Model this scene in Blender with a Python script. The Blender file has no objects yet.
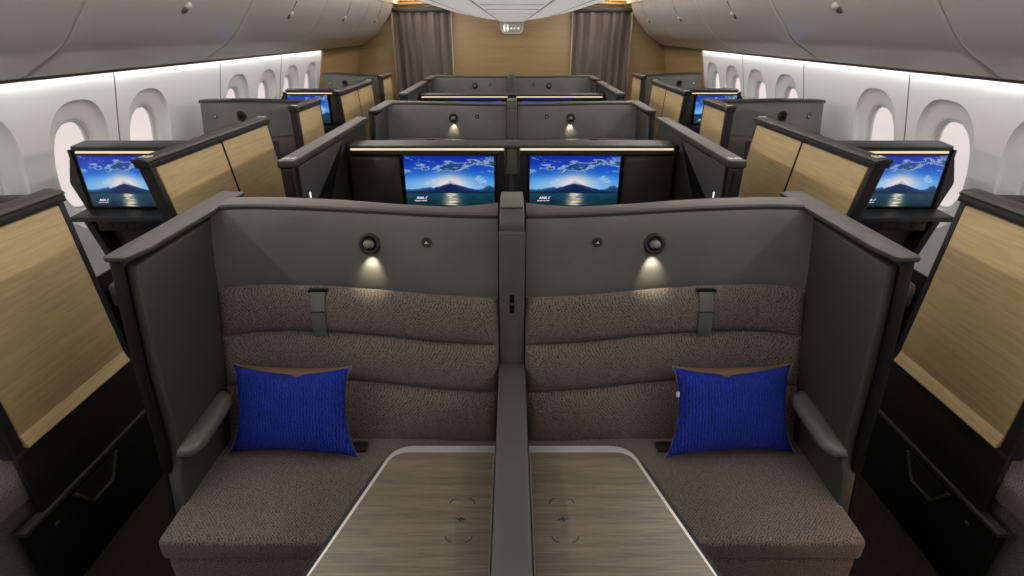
import bpy, bmesh, math, random
import numpy as np
from mathutils import Vector, Matrix, noise
random.seed(4)
C = bpy.context.scene.collection
sc = bpy.context.scene
R = math.radians
# ------------------------------------------------------------------ camera
cam_d = bpy.data.cameras.new('camera'); cam = bpy.data.objects.new('camera', cam_d); C.objects.link(cam)
cam.location = (0, 0, 1.85); cam.rotation_euler = (R(90 - 25.5), 0, 0)
cam_d.sensor_width = 36; cam_d.lens = 540 / 1024 * 36; cam_d.clip_start = 0.02
sc.camera = cam
# ------------------------------------------------------------------ world and exposure
sc.view_settings.view_transform = 'Standard'; sc.view_settings.look = 'None'
sc.view_settings.gamma = 1; sc.view_settings.exposure = 0.0; sc.view_settings.use_curve_mapping = False
sc.cycles.max_bounces = 7; sc.cycles.diffuse_bounces = 4; sc.cycles.transparent_max_bounces = 12
sc.cycles.sample_clamp_indirect = 4; sc.cycles.use_denoising = True
w = bpy.data.worlds.new('sky'); sc.world = w; w.use_nodes = True
nt = w.node_tree; bg = nt.nodes['Background']
tc = nt.nodes.new('ShaderNodeTexCoord'); no = nt.nodes.new('ShaderNodeTexNoise'); mp = nt.nodes.new('ShaderNodeMapping')
mp.inputs['Scale'].default_value = (1.5, 1.5, 5); no.inputs['Scale'].default_value = 2.2; no.inputs['Detail'].default_value = 4
cr = nt.nodes.new('ShaderNodeValToRGB'); cr.color_ramp.elements[0].position = .35; cr.color_ramp.elements[1].position = .7
cr.color_ramp.elements[0].color = (0.80, 0.71, 0.69, 1); cr.color_ramp.elements[1].color = (1.0, 0.86, 0.80, 1)
nt.links.new(tc.outputs['Generated'], mp.inputs[0]); nt.links.new(mp.outputs[0], no.inputs[0])
nt.links.new(no.outputs[0], cr.inputs[0]); nt.links.new(cr.outputs[0], bg.inputs[0]); bg.inputs[1].default_value = 1.0

def area_light(name, loc, rot, sx, sy, power, col):
    d = bpy.data.lights.new(name, 'AREA'); d.shape = 'RECTANGLE'; d.size = sx; d.size_y = sy; d.energy = power; d.color = col
    o = bpy.data.objects.new(name, d); C.objects.link(o); o.location = loc; o.rotation_euler = rot; return o
# the cabin's ceiling wash lights, one line of lamps above each aisle
for s in (-1, 1):
    area_light('outer_cove_light', (s * 1.15, 4.2, 2.44), (0, R(-40 * s), 0), .10, 10.5, 120, (1.0, .94, .87))
    area_light('inner_cove_light', (s * 1.832, 4.1, 2.255), (0, R(95 * s), 0), .03, 10.3, 90, (1.0, .94, .87))
for s in (-1, 1): area_light('galley_entry_light', (s * 1.4, 9.72, 2.42), (0, 0, 0), .8, .12, 9, (1.0, .72, .38))
area_light('front_fill_light', (0, -1.3, 1.5), (R(95), 0, 0), 3.6, .8, 4, (1.0, .95, .88))  # unseen fill added behind the camera, brightens surfaces that face it

d = bpy.data.lights.new('aisle_courtesy_light', 'SPOT'); d.energy = 6; d.color = (1, .42, .14); d.spot_size = R(42); d.spot_blend = .8; d.shadow_soft_size = .03
o = bpy.data.objects.new('aisle_courtesy_light', d); C.objects.link(o); o.location = (1.57, 1.0, .62)
o.rotation_euler = Vector((-.55, .17, -.14)).to_track_quat('-Z', 'Y').to_euler()

# ------------------------------------------------------------------ materials
def mat(name, col, rough=.6, metal=0, spec=.5, bump=0, bscale=200, var=0, vscale=8, vstretch=(1, 1, 1), coat=0, sheen=0):
    m = bpy.data.materials.new(name); m.use_nodes = True; n = m.node_tree; b = n.nodes['Principled BSDF']
    b.inputs['Base Color'].default_value = (*col, 1); b.inputs['Roughness'].default_value = rough; b.inputs['Metallic'].default_value = metal
    b.inputs['Specular IOR Level'].default_value = spec; b.inputs['Coat Weight'].default_value = coat; b.inputs['Sheen Weight'].default_value = sheen
    t = n.nodes.new('ShaderNodeTexCoord')
    if var:
        q = n.nodes.new('ShaderNodeMapping'); q.inputs['Scale'].default_value = vstretch
        x = n.nodes.new('ShaderNodeTexNoise'); x.inputs['Scale'].default_value = vscale; x.inputs['Detail'].default_value = 3
        r = n.nodes.new('ShaderNodeValToRGB'); r.color_ramp.elements[0].position = .3; r.color_ramp.elements[1].position = .7
        r.color_ramp.elements[0].color = (*[c * (1 - var) for c in col], 1); r.color_ramp.elements[1].color = (*[min(1, c * (1 + var)) for c in col], 1)
        n.links.new(t.outputs['Object'], q.inputs[0]); n.links.new(q.outputs[0], x.inputs[0]); n.links.new(x.outputs[0], r.inputs[0]); n.links.new(r.outputs[0], b.inputs['Base Color'])
    if bump:
        x = n.nodes.new('ShaderNodeTexNoise'); x.inputs['Scale'].default_value = bscale; x.inputs['Detail'].default_value = 2
        u = n.nodes.new('ShaderNodeBump'); u.inputs['Strength'].default_value = bump; u.inputs['Distance'].default_value = .002
        n.links.new(t.outputs['Object'], x.inputs[0]); n.links.new(x.outputs[0], u.inputs['Height']); n.links.new(u.outputs[0], b.inputs['Normal'])
    return m
def emis(name, col, st):
    m = bpy.data.materials.new(name); m.use_nodes = True; n = m.node_tree; b = n.nodes['Principled BSDF']
    b.inputs['Base Color'].default_value = (.02, .02, .02, 1); b.inputs['Emission Color'].default_value = (*col, 1); b.inputs['Emission Strength'].default_value = st
    return m
def wood(name, c1, c2, stretch, rough=.45, big=1.0):
    m = bpy.data.materials.new(name); m.use_nodes = True; n = m.node_tree; b = n.nodes['Principled BSDF']; b.inputs['Roughness'].default_value = rough
    t = n.nodes.new('ShaderNodeTexCoord'); q = n.nodes.new('ShaderNodeMapping'); q.inputs['Scale'].default_value = stretch
    x = n.nodes.new('ShaderNodeTexNoise'); x.inputs['Scale'].default_value = 1.0; x.inputs['Detail'].default_value = 6; x.inputs['Roughness'].default_value = .62
    q2 = n.nodes.new('ShaderNodeMapping'); q2.inputs['Scale'].default_value = tuple(v * 5 for v in stretch)
    x2 = n.nodes.new('ShaderNodeTexNoise'); x2.inputs['Scale'].default_value = 1.0; x2.inputs['Detail'].default_value = 3
    mx = n.nodes.new('ShaderNodeMath'); mx.operation = 'MULTIPLY_ADD'; mx.inputs[1].default_value = .4
    ml = n.nodes.new('ShaderNodeMath'); ml.operation = 'MULTIPLY'; ml.inputs[1].default_value = .6
    r = n.nodes.new('ShaderNodeValToRGB'); r.color_ramp.elements[0].position = .36; r.color_ramp.elements[1].position = .64
    r.color_ramp.elements[0].color = (*c1, 1); r.color_ramp.elements[1].color = (*c2, 1)
    L = n.links.new
    L(t.outputs['Object'], q.inputs[0]); L(q.outputs[0], x.inputs[0]); L(t.outputs['Object'], q2.inputs[0]); L(q2.outputs[0], x2.inputs[0])
    L(x.outputs[0], ml.inputs[0]); L(x2.outputs[0], mx.inputs[0]); L(ml.outputs[0], mx.inputs[2]); L(mx.outputs[0], r.inputs[0]); L(r.outputs[0], b.inputs['Base Color'])
    u = n.nodes.new('ShaderNodeBump'); u.inputs['Strength'].default_value = .12; u.inputs['Distance'].default_value = .002
    L(mx.outputs[0], u.inputs['Height']); L(u.outputs[0], b.inputs['Normal'])
    return m
def tweed(name, dark, light, sc_=(330, 330, 330)):
    m = bpy.data.materials.new(name); m.use_nodes = True; n = m.node_tree; b = n.nodes['Principled BSDF']
    b.inputs['Roughness'].default_value = .95; b.inputs['Specular IOR Level'].default_value = .15; b.inputs['Sheen Weight'].default_value = .1
    L = n.links.new
    t = n.nodes.new('ShaderNodeTexCoord'); q = n.nodes.new('ShaderNodeMapping'); q.inputs['Scale'].default_value = sc_
    x = n.nodes.new('ShaderNodeTexNoise'); x.inputs['Scale'].default_value = .55; x.inputs['Detail'].default_value = 1.5
    v = n.nodes.new('ShaderNodeTexVoronoi'); v.inputs['Scale'].default_value = .7
    mx = n.nodes.new('ShaderNodeMath'); mx.operation = 'MULTIPLY_ADD'; mx.inputs[1].default_value = .32
    r = n.nodes.new('ShaderNodeValToRGB'); r.color_ramp.elements[0].position = .40; r.color_ramp.elements[1].position = .80
    r.color_ramp.elements[0].color = (*dark, 1); r.color_ramp.elements[1].color = (*light, 1)
    L(t.outputs['Object'], q.inputs[0]); L(q.outputs[0], x.inputs[0]); L(q.outputs[0], v.inputs[0])
    sp = n.nodes.new('ShaderNodeSeparateXYZ'); L(t.outputs['Object'], sp.inputs[0])
    def mth(op, a, b=None):
        q_ = n.nodes.new('ShaderNodeMath'); q_.operation = op
        for i_, v_ in enumerate((a, b)):
            if v_ is None: continue
            if isinstance(v_, (int, float)): q_.inputs[i_].default_value = v_
            else: L(v_, q_.inputs[i_])
        return q_.outputs[0]
    wv_ = mth('SUBTRACT', sp.outputs[2], sp.outputs[1])
    sx_ = mth('SINE', mth('MULTIPLY', sp.outputs[0], 2 * math.pi / .0105)); sz_ = mth('SINE', mth('MULTIPLY', wv_, 2 * math.pi / .0105))
    weave = mth('MULTIPLY', mth('MULTIPLY', sx_, sz_), .13)
    L(v.outputs['Distance'], mx.inputs[0]); L(x.outputs[0], mx.inputs[2])
    class _O: pass
    mx_ = mth('ADD', mx.outputs[0], weave); L(mx_, r.inputs[0]); L(r.outputs[0], b.inputs['Base Color'])
    u = n.nodes.new('ShaderNodeBump'); u.inputs['Strength'].default_value = .5; u.inputs['Distance'].default_value = .002
    L(mx.outputs[0], u.inputs['Height']); L(u.outputs[0], b.inputs['Normal'])
    return m
M = dict(
    leather=mat('grey_green_leather', (.080, .080, .069), .55, bump=.35, bscale=260, var=.10, vscale=6),
    leather2=mat('dark_leather', (.028, .028, .023), .6, bump=.3, bscale=260),
    leather3=mat('armrest_leather', (.046, .046, .042), .55, bump=.3, bscale=260),
    shell=mat('bronze_grey_shell', (.06, .056, .05), .55, spec=.3, bump=.1, bscale=500),
    postm=mat('post_grey', (.062, .060, .055), .6, spec=.3),
    rail=mat('grey_rail', (.060, .054, .047), .6, spec=.3, bump=.08, bscale=500),
    shelltop=mat('taupe_trim', (.031, .028, .025), .55, spec=.25, bump=.08, bscale=500),
    black=mat('black_satin_plastic', (.010, .010, .0095), .45, spec=.3, bump=.08, bscale=600),
    dblack=mat('deep_black_plastic', (.004, .004, .004), .5, spec=.2),
    frame=mat('dark_frame', (.022, .0205, .019), .5, spec=.25),
    brown=wood('dark_brown_laminate', (.022, .018, .014), (.034, .028, .022), (2, 60, 60)),
    fabric=tweed('brown_grey_tweed', (.010, .008, .0065), (.150, .126, .108), (360, 600, 600)),
    fabricd=tweed('side_seat_tweed', (.030, .025, .024), (.15, .13, .12), (450, 450, 450)),
    oak=wood('light_oak_laminate', (.385, .275, .132), (.53, .39, .205), (30, 2.2, 60)),
    oakx=wood('bulkhead_oak', (.27, .172, .075), (.345, .232, .108), (1.1, 30, 26)),
    table=wood('grey_brown_table_laminate', (.072, .056, .040), (.150, .122, .092), (3.5, 75, 60), .38),
    metal=mat('brushed_light_metal', (.62, .60, .57), .35, metal=.6),
    chrome=mat('dark_chrome', (.30, .29, .28), .25, metal=.9),
    white=mat('sidewall_white', (.74, .74, .735), .5, bump=.05, bscale=300),
    bin=mat('bin_grey', (.68, .645, .615), .24, bump=.03, bscale=400, spec=.7),
    ceil=mat('ceiling_white', (.84, .83, .82), .5),
    glowceil=mat('ceiling_white_added_glow', (.80, .79, .78), .5),
    groove=mat('groove_grey', (.52, .51, .50), .6),
    liner=mat('dark_gap_liner', (.12, .11, .105), .6),
    carpet=mat('brown_carpet', (.014, .0092, .0065), .95, spec=.08, bump=.8, bscale=180, var=.35, vscale=90),
    curtain=mat('taupe_curtain', (.135, .108, .095), .9, bump=.3, bscale=200, sheen=.2),
    tan=mat('tan_cloth', (.50, .29, .18), .8, bump=.2, bscale=300),
    strip=emis('warm_light_strip', (1.0, .84, .62), .85),
    strip2=emis('amber_light_strip', (1.0, .74, .45), 1.0),
    led=emis('cool_white_led', (.98, .985, 1.0), 31.0),
    lamp=mat('lamp_grey', (.13, .12, .11), .35),
    lampglow=emis('lamp_aperture', (1.0, .85, .62), 3.0),
    mark=mat('pale_print', (.55, .53, .50), .6),
    darkmark=mat('dark_print', (.008, .008, .008), .6),
    sign=mat('grey_sign', (.30, .29, .28), .5),
    signlight=emis('sign_white', (1, 1, .97), .95),
    statlight=emis('tiny_white_light', (1, 1, .95), 1.2),
    logow=emis('screen_white', (1, 1, 1), .9),
    logob=emis('screen_blue', (.03, .12, .65), .9),
    latchw=mat('pale_latch', (.62, .60, .58), .3),
)
_b = M['glowceil'].node_tree.nodes['Principled BSDF']; _b.inputs['Emission Color'].default_value = (1, .97, .94, 1); _b.inputs['Emission Strength'].default_value = .40   # glow added to brighten the centre ceiling where bounced light falls short
def pillow_mat():
    m = bpy.data.materials.new('royal_blue_jacquard'); m.use_nodes = True; n = m.node_tree; b = n.nodes['Principled BSDF']; L = n.links.new
    b.inputs['Roughness'].default_value = .85; b.inputs['Specular IOR Level'].default_value = .15
    t = n.nodes.new('ShaderNodeTexCoord'); wv = n.nodes.new('ShaderNodeTexWave'); wv.inputs['Scale'].default_value = 30; wv.inputs['Distortion'].default_value = 5
    wv.inputs['Detail'].default_value = 1; wv.inputs['Detail Scale'].default_value = 3.2; wv.bands_direction = 'X'
    r = n.nodes.new('ShaderNodeValToRGB'); r.color_ramp.elements[0].color = (.006, .013, .12, 1); r.color_ramp.elements[1].color = (.014, .032, .31, 1)
    u = n.nodes.new('ShaderNodeBump'); u.inputs['Strength'].default_value = .5; u.inputs['Distance'].default_value = .004
    L(t.outputs['Object'], wv.inputs[0]); L(wv.outputs[0], r.inputs[0]); L(r.outputs[0], b.inputs['Base Color']); L(wv.outputs[0], u.inputs['Height']); L(u.outputs[0], b.inputs['Normal'])
    return m
M['blue'] = pillow_mat()
def glass_mat():
    m = bpy.data.materials.new('window_pane_glass'); m.use_nodes = True; n = m.node_tree; n.nodes.clear(); L = n.links.new
    o = n.nodes.new('ShaderNodeOutputMaterial'); a = n.nodes.new('ShaderNodeBsdfTransparent'); g = n.nodes.new('ShaderNodeBsdfGlossy'); g.inputs[1].default_value = .05
    a.inputs[0].default_value = (.96, .97, .97, 1); f = n.nodes.new('ShaderNodeMixShader'); f.inputs[0].default_value = .06
    L(a.outputs[0], f.inputs[1]); L(g.outputs[0], f.inputs[2]); L(f.outputs[0], o.inputs[0]); return m
M['glass'] = glass_mat()
def vcol_mat():
    m = bpy.data.materials.new('screen_picture'); m.use_nodes = True; n = m.node_tree; b = n.nodes['Principled BSDF']; L = n.links.new
    a = n.nodes.new('ShaderNodeVertexColor'); a.layer_name = 'picture'
    b.inputs['Base Color'].default_value = (.01, .01, .01, 1); b.inputs['Roughness'].default_value = .3; L(a.outputs[0], b.inputs['Emission Color']); b.inputs['Emission Strength'].default_value = 1.0
    return m
M['picture'] = vcol_mat()

# ------------------------------------------------------------------ mesh helpers
def rbox(bm, x0, x1, y0, y1, z0, z1, bev=.004, seg=2):
    t = bmesh.new(); bmesh.ops.create_cube(t, size=1)
    for v in t.verts: v.co = Vector(((x0 + x1) / 2 + v.co.x * (x1 - x0), (y0 + y1) / 2 + v.co.y * (y1 - y0), (z0 + z1) / 2 + v.co.z * (z1 - z0)))
    if bev: bmesh.ops.bevel(t, geom=t.edges[:], offset=min(bev, .49 * min(abs(x1 - x0), abs(y1 - y0), abs(z1 - z0))), segments=seg, profile=.5, affect='EDGES')
    join(bm, t)
def join(bm, t):
    me = bpy.data.meshes.new('tmp'); t.to_mesh(me); t.free(); bm.from_mesh(me); bpy.data.meshes.remove(me)
def prism(bm, pts, axis, a0, a1, bev=0, seg=2):
    """polygon pts extruded from a0 to a1 along axis ('x': pts are (y,z); 'y': (x,z); 'z': (x,y))"""
    t = bmesh.new()
    def co(p, a): return {'x': (a, p[0], p[1]), 'y': (p[0], a, p[1]), 'z': (p[0], p[1], a)}[axis]
    A = [t.verts.new(co(p, a0)) for p in pts]; B = [t.verts.new(co(p, a1)) for p in pts]; n = len(pts)
    t.faces.new(A); t.faces.new(B[::-1])
    for i in range(n): t.faces.new((A[i], B[i], B[(i + 1) % n], A[(i + 1) % n]))
    t.normal_update(); bmesh.ops.recalc_face_normals(t, faces=t.faces[:])
    if bev:
        ed = [e for e in t.edges if len(e.link_faces) == 2 and e.calc_face_angle(0) > R(35)]
        bmesh.ops.bevel(t, geom=ed, offset=bev, segments=seg, profile=.5, affect='EDGES')
    join(bm, t)
def grid(bm, f, nu, nv, closed_u=False):
    V = [[bm.verts.new(f(i / nu, j / nv)) for j in range(nv + 1)] for i in range(nu if closed_u else nu + 1)]
    for i in range(nu):
        a = V[i]; b = V[(i + 1) % len(V)]
        for j in range(nv): bm.faces.new((a[j], b[j], b[j + 1], a[j + 1]))
    return V
def slab(bm, f, nu, nv, d):
    """grid surface f(u,v) with thickness vector d, closed at the rims"""
    A = grid(bm, f, nu, nv); B = grid(bm, lambda u, v: Vector(f(u, v)) + Vector(d), nu, nv)
    for i in range(nu):
        bm.faces.new((A[i][0], A[i + 1][0], B[i + 1][0], B[i][0])); bm.faces.new((A[i][nv], B[i][nv], B[i + 1][nv], A[i + 1][nv]))
    for j in range(nv):
        bm.faces.new((A[0][j], B[0][j], B[0][j + 1], A[0][j + 1])); bm.faces.new((A[nu][j], A[nu][j + 1], B[nu][j + 1], B[nu][j]))
def disc(bm, c, r, n, axis='y', depth=.01, ry=None, segs=28, bev=.002):
    ry = ry or r
    pts = [(c[0] + r * math.cos(2 * math.pi * k / segs), c[2] + ry * math.sin(2 * math.pi * k / segs)) for k in range(segs)] if axis == 'y' else \
          [(c[0] + r * math.cos(2 * math.pi * k / segs), c[1] + ry * math.sin(2 * math.pi * k / segs)) for k in range(segs)]
    a = c[1] if axis == 'y' else c[2]
    prism(bm, pts, axis, a, a + depth, bev)
def ring(bm, c, r, tube, ry=None, tilt=None, segs=32, ts=10, squash=1):
    ry = ry or r
    grid_t = bmesh.new(); V = []
    for i in range(segs):
        a = 2 * math.pi * i / segs; row = []
        for j in range(ts):
            b = 2 * math.pi * j / ts; q = 1 + tube / r * math.cos(b)
            row.append(grid_t.verts.new((r * math.cos(a) * q, tube * squash * math.sin(b), ry * math.sin(a) * q)))
        V.append(row)
    for i in range(segs):
        for j in range(ts):
            grid_t.faces.new((V[i][j], V[i][(j + 1) % ts], V[(i + 1) % segs][(j + 1) % ts], V[(i + 1) % segs][j]))
    mt = Matrix.Translation(c) @ (tilt or Matrix.Identity(4)); grid_t.transform(mt); join(bm, grid_t)
def rpoly(pts, rad, n=6):
    """polygon with rounded corners; rad: one radius or list"""
    out = []; m = len(pts)
    for i in range(m):
        r = rad[i] if isinstance(rad, (list, tuple)) else rad
        p = Vector(pts[i]); a = Vector(pts[i - 1]) - p; b = Vector(pts[(i + 1) % m]) - p
        if r <= 0: out.append(tuple(p)); continue
        da = a.normalized(); db = b.normalized(); ang = da.angle(db); tlen = min(r / math.tan(ang / 2), a.length * .49, b.length * .49)
        for k in range(n + 1):
            t = k / n; q0 = p + da * tlen; q1 = p + db * tlen
            out.append(tuple((1 - t) ** 2 * q0 + 2 * t * (1 - t) * p + t * t * q1))
    return out

def put(name, bm, m, parent=None, s=1, origin=None, smooth=35, loc=None):
    """one mesh object; s=-1 mirrors across the cabin centre line; vertices are given in cabin coordinates"""
    me = bpy.data.meshes.new(name); bmesh.ops.remove_doubles(bm, verts=bm.verts[:], dist=1e-6)
    if s < 0:
        for v in bm.verts: v.co.x *= -1
    bm.normal_update(); bmesh.ops.recalc_face_normals(bm, faces=bm.faces[:])
    off = Vector(origin) if origin is not None else (Vector(loc) if loc is not None else Vector((0, 0, 0)))
    for v in bm.verts: v.co -= off
    for e in bm.edges:
        if len(e.link_faces) == 2 and e.calc_face_angle(0) > R(smooth): e.smooth = False
    for f in bm.faces: f.smooth = True
    bm.to_mesh(me); bm.free(); me.materials.append(m)
    o = bpy.data.objects.new(name, me); C.objects.link(o)
    if parent: o.parent = parent
    elif loc is not None: o.location = loc
    return o
def thing(name, label, cat, loc, group=None):
    o = bpy.data.objects.new(name, None); C.objects.link(o); o.location = loc; o.empty_display_size = .1
    o['label'] = label; o['category'] = cat
    if group: o['group'] = group
    return o
def tag(o, label, cat, group=None):
    o['label'] = label; o['category'] = cat
    if group: o['group'] = group
    return o
def struct(name, bm, m, parent=None, smooth=35, s=1):
    o = put(name, bm, m, parent, s, smooth=smooth)
    o['kind'] = 'structure'; return o
def dup(root, dloc, label):
    def cp(o, par):
        c = o.copy(); C.objects.link(c); c.parent = par
        for ch in o.children: cp(ch, c)
        return c
    r = cp(root, None); r.location = Vector(root.location) + Vector(dloc); r['label'] = label; return r
class Kit:
    """collects parts of one thing in cabin coordinates, side s"""
    def __init__(k, name, label, cat, loc, s=1, group=None):
        k.s = s; k.loc = Vector((loc[0] * s, loc[1], loc[2])); k.root = thing(name, label, cat, k.loc, group)
    def part(k, name, fn, m, parent=None, smooth=35, label=None):
        bm = bmesh.new(); fn(bm); o = put(name, bm, m, parent or k.root, k.s, origin=k.loc, smooth=smooth)
        if label: o['label'] = label
        return o
def seq(*fs):
    def g(bm):
        for f in fs: f(bm)
    return g
def B(*a, **k): return lambda bm: rbox(bm, *a, **k)
def P(*a, **k): return lambda bm: prism(bm, *a, **k)
def interp(x, xs, ys):
    return float(np.interp(x, xs, ys))
def smooth_curve(xs, ys):
    """monotone-ish smooth interpolation through points (catmull)"""
    def f(x):
        if x <= xs[0]: return ys[0]
        if x >= xs[-1]: return ys[-1]
        i = max(j for j in range(len(xs) - 1) if xs[j] <= x)
        x0, x1 = xs[i], xs[i + 1]; t = (x - x0) / (x1 - x0)
        m0 = (ys[i + 1] - ys[i - 1]) / (xs[i + 1] - xs[i - 1]) if i > 0 else (ys[1] - ys[0]) / (xs[1] - xs[0])
        m1 = (ys[i + 2] - ys[i]) / (xs[i + 2] - xs[i]) if i + 2 < len(xs) else (ys[-1] - ys[-2]) / (xs[-1] - xs[-2])
        h = x1 - x0
        return (2*t**3-3*t*t+1)*ys[i] + (t**3-2*t*t+t)*h*m0 + (-2*t**3+3*t*t)*ys[i+1] + (t**3-t*t)*h*m1
    return f

# ================================================================== THE CABIN
Y0, Y1 = -1.4, 9.9
wall_x = smooth_curve([-.01, .4, .8, 1.1, 1.4, 1.6, 1.72], [2.42, 2.55, 2.605, 2.58, 2.52, 2.475, 2.465])
WIN_C, WIN_P = 2.5875, .675
wood_start = 7.68
def superell(a, hw, hh, p):
    c, s_ = math.cos(a), math.sin(a)
    q = (abs(c) ** p + abs(s_) ** p) ** (-1 / p)
    return hw * c * q, hh * s_ * q
ZB, ZT = .62, 1.61
def sidewall(s):
    bm = bmesh.new(); wins = []
    k = -6
    while True:
        c = WIN_C + WIN_P * k; y0, y1 = c - WIN_P / 2, c + WIN_P / 2
        if y0 > wood_start - .1: break
        blank = (k % 6 == 3)
        zc, hz = (ZB + ZT) / 2, (ZT - ZB) / 2; hy = WIN_P / 2
        seam = .004
        if blank:
            grid(bm, lambda u, v: (wall_x(ZB + v * (ZT - ZB)), y0 + u * WIN_P, ZB + v * (ZT - ZB)), 4, 12)
        else:
            wins.append(c)
            N = 56; rings = []
            def rectpt(a):
                ca, sa = math.cos(a), math.sin(a); q = min(hy / max(abs(ca), 1e-9), hz / max(abs(sa), 1e-9)); return ca * q, sa * q
            # snap four ray angles to the rectangle corners
            angs = [2 * math.pi * i / N for i in range(N)]; ac = math.atan2(hz, hy)
            for tgt in (ac, math.pi - ac, math.pi + ac, 2 * math.pi - ac):
                i = min(range(N), key=lambda j: abs(angs[j] - tgt)); angs[i] = tgt
            wo = [superell(a, .252, .375, 2.7) for a in angs]; wi = [superell(a, .158, .262, 2.6) for a in angs]
            wf = [superell(a, .140, .235, 2.6) for a in angs]; re_ = [rectpt(a) for a in angs]
            def addring(fn): rings.append([bm.verts.new(fn(i)) for i in range(N)])
            for t in (0, .5, .85):
                addring(lambda i: (wall_x(zc + (1-t) * re_[i][1] + t * wo[i][1]), c + (1-t) * re_[i][0] + t * wo[i][0], zc + (1-t) * re_[i][1] + t * wo[i][1]))
            addring(lambda i: (wall_x(zc + wo[i][1]), c + wo[i][0], zc + wo[i][1]))
            for t, d in ((.02, .010), (.07, .022), (.30, .032), (.6, .038), (.84, .042), (.93, .045), (1, .054)):
                def fn(i):
                    y = (1-t) * wo[i][0] + t * wi[i][0]; z = (1-t) * wo[i][1] + t * wi[i][1]
                    return (wall_x(zc + z) + d, c + y, zc + z)
                addring(fn)
            addring(lambda i: (wall_x(zc + wi[i][1]) + .064, c + wi[i][0], zc + wi[i][1]))
            for a in range(len(rings) - 1):
                for i in range(N):
                    j = (i + 1) % N; bm.faces.new((rings[a][i], rings[a][j], rings[a + 1][j], rings[a + 1][i]))
        grid(bm, lambda u, v: (wall_x(v * ZB), y0 + u * WIN_P, v * ZB), 2, 8)
        grid(bm, lambda u, v: (wall_x(ZT + v * .12), y0 + u * WIN_P, ZT + v * .12), 2, 3)
        k += 1
    yend = y0
    nm = 'wall_left' if s < 0 else 'wall_right'
    bmesh.ops.remove_doubles(bm, verts=bm.verts[:], dist=.0005)
    o = struct(nm, bm, M['white'], smooth=50, s=s)
    # joint strips between panels
    for y in [WIN_C + WIN_P * (j + .5) for j in (-3, -1, 1, 3, 5)]:
        b2 = bmesh.new(); slab(b2, lambda u, v: (wall_x(v * 1.66) - .002, y - .004 + u * .008, v * 1.66), 1, 24, (.01, 0, 0))
        t = struct('trim_1', b2, M['liner'], s=s)
    for c in wins:
        zc = (ZB + ZT) / 2; N = 48
        def loops(prof_):
            b2 = bmesh.new(); R0 = []
            for (hw, hh, d) in prof_:
                q = [superell(2 * math.pi * i / N, hw, hh, 2.6) for i in range(N)]
                R0.append([b2.verts.new((wall_x(zc + p[1]) + d, c + p[0], zc + p[1])) for p in q])
            m = len(R0)
            for a in range(m):
                for i in range(N): b2.faces.new((R0[a][i], R0[a][(i+1) % N], R0[(a+1) % m][(i+1) % N], R0[(a+1) % m][i]))
            return b2
        f = struct('window_1', loops(((.159, .263, .058), (.154, .258, .058), (.150, .254, .064), (.150, .254, .088), (.159, .263, .088))), M['white'], s=s)
        put('window_seal', loops(((.1535, .2575, .0575), (.1520, .2560, .0565), (.1500, .2540, .0575), (.1500, .2540, .0605), (.1535, .2575, .0605))), M['groove'], f, s)
        put('window_seal', loops(((.151, .255, .066), (.146, .250, .066), (.146, .250, .070), (.151, .255, .070))), M['groove'], f, s)
        b3 = bmesh.new()
        grid(b3, lambda u, v: (wall_x(zc + .2535 * (2*v-1)) + .074, c + (2*u-1) * .1495 * max(.02, (1 - abs(2*v-1) ** 2.6)) ** (1/2.6), zc + .2535 * (2*v-1)), 2, 24)
        g = put('window_pane', b3, M['glass'], f, s)
    # oak clad end of the sidewall
    bm = bmesh.new(); slab(bm, lambda u, v: (wall_x(v * 1.72) - .01, yend + u * (Y1 - yend), v * 1.72), 2, 16, (.03, 0, 0))
    struct('trim_2', bm, M['oakx'], s=s)
    return yend
for s in (-1, 1): yend = sidewall(s)

bm = bmesh.new(); rbox(bm, -2.75, 2.75, Y0, Y1 + .1, -.06, 0, 0); struct('floor', bm, M['carpet'])

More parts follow.
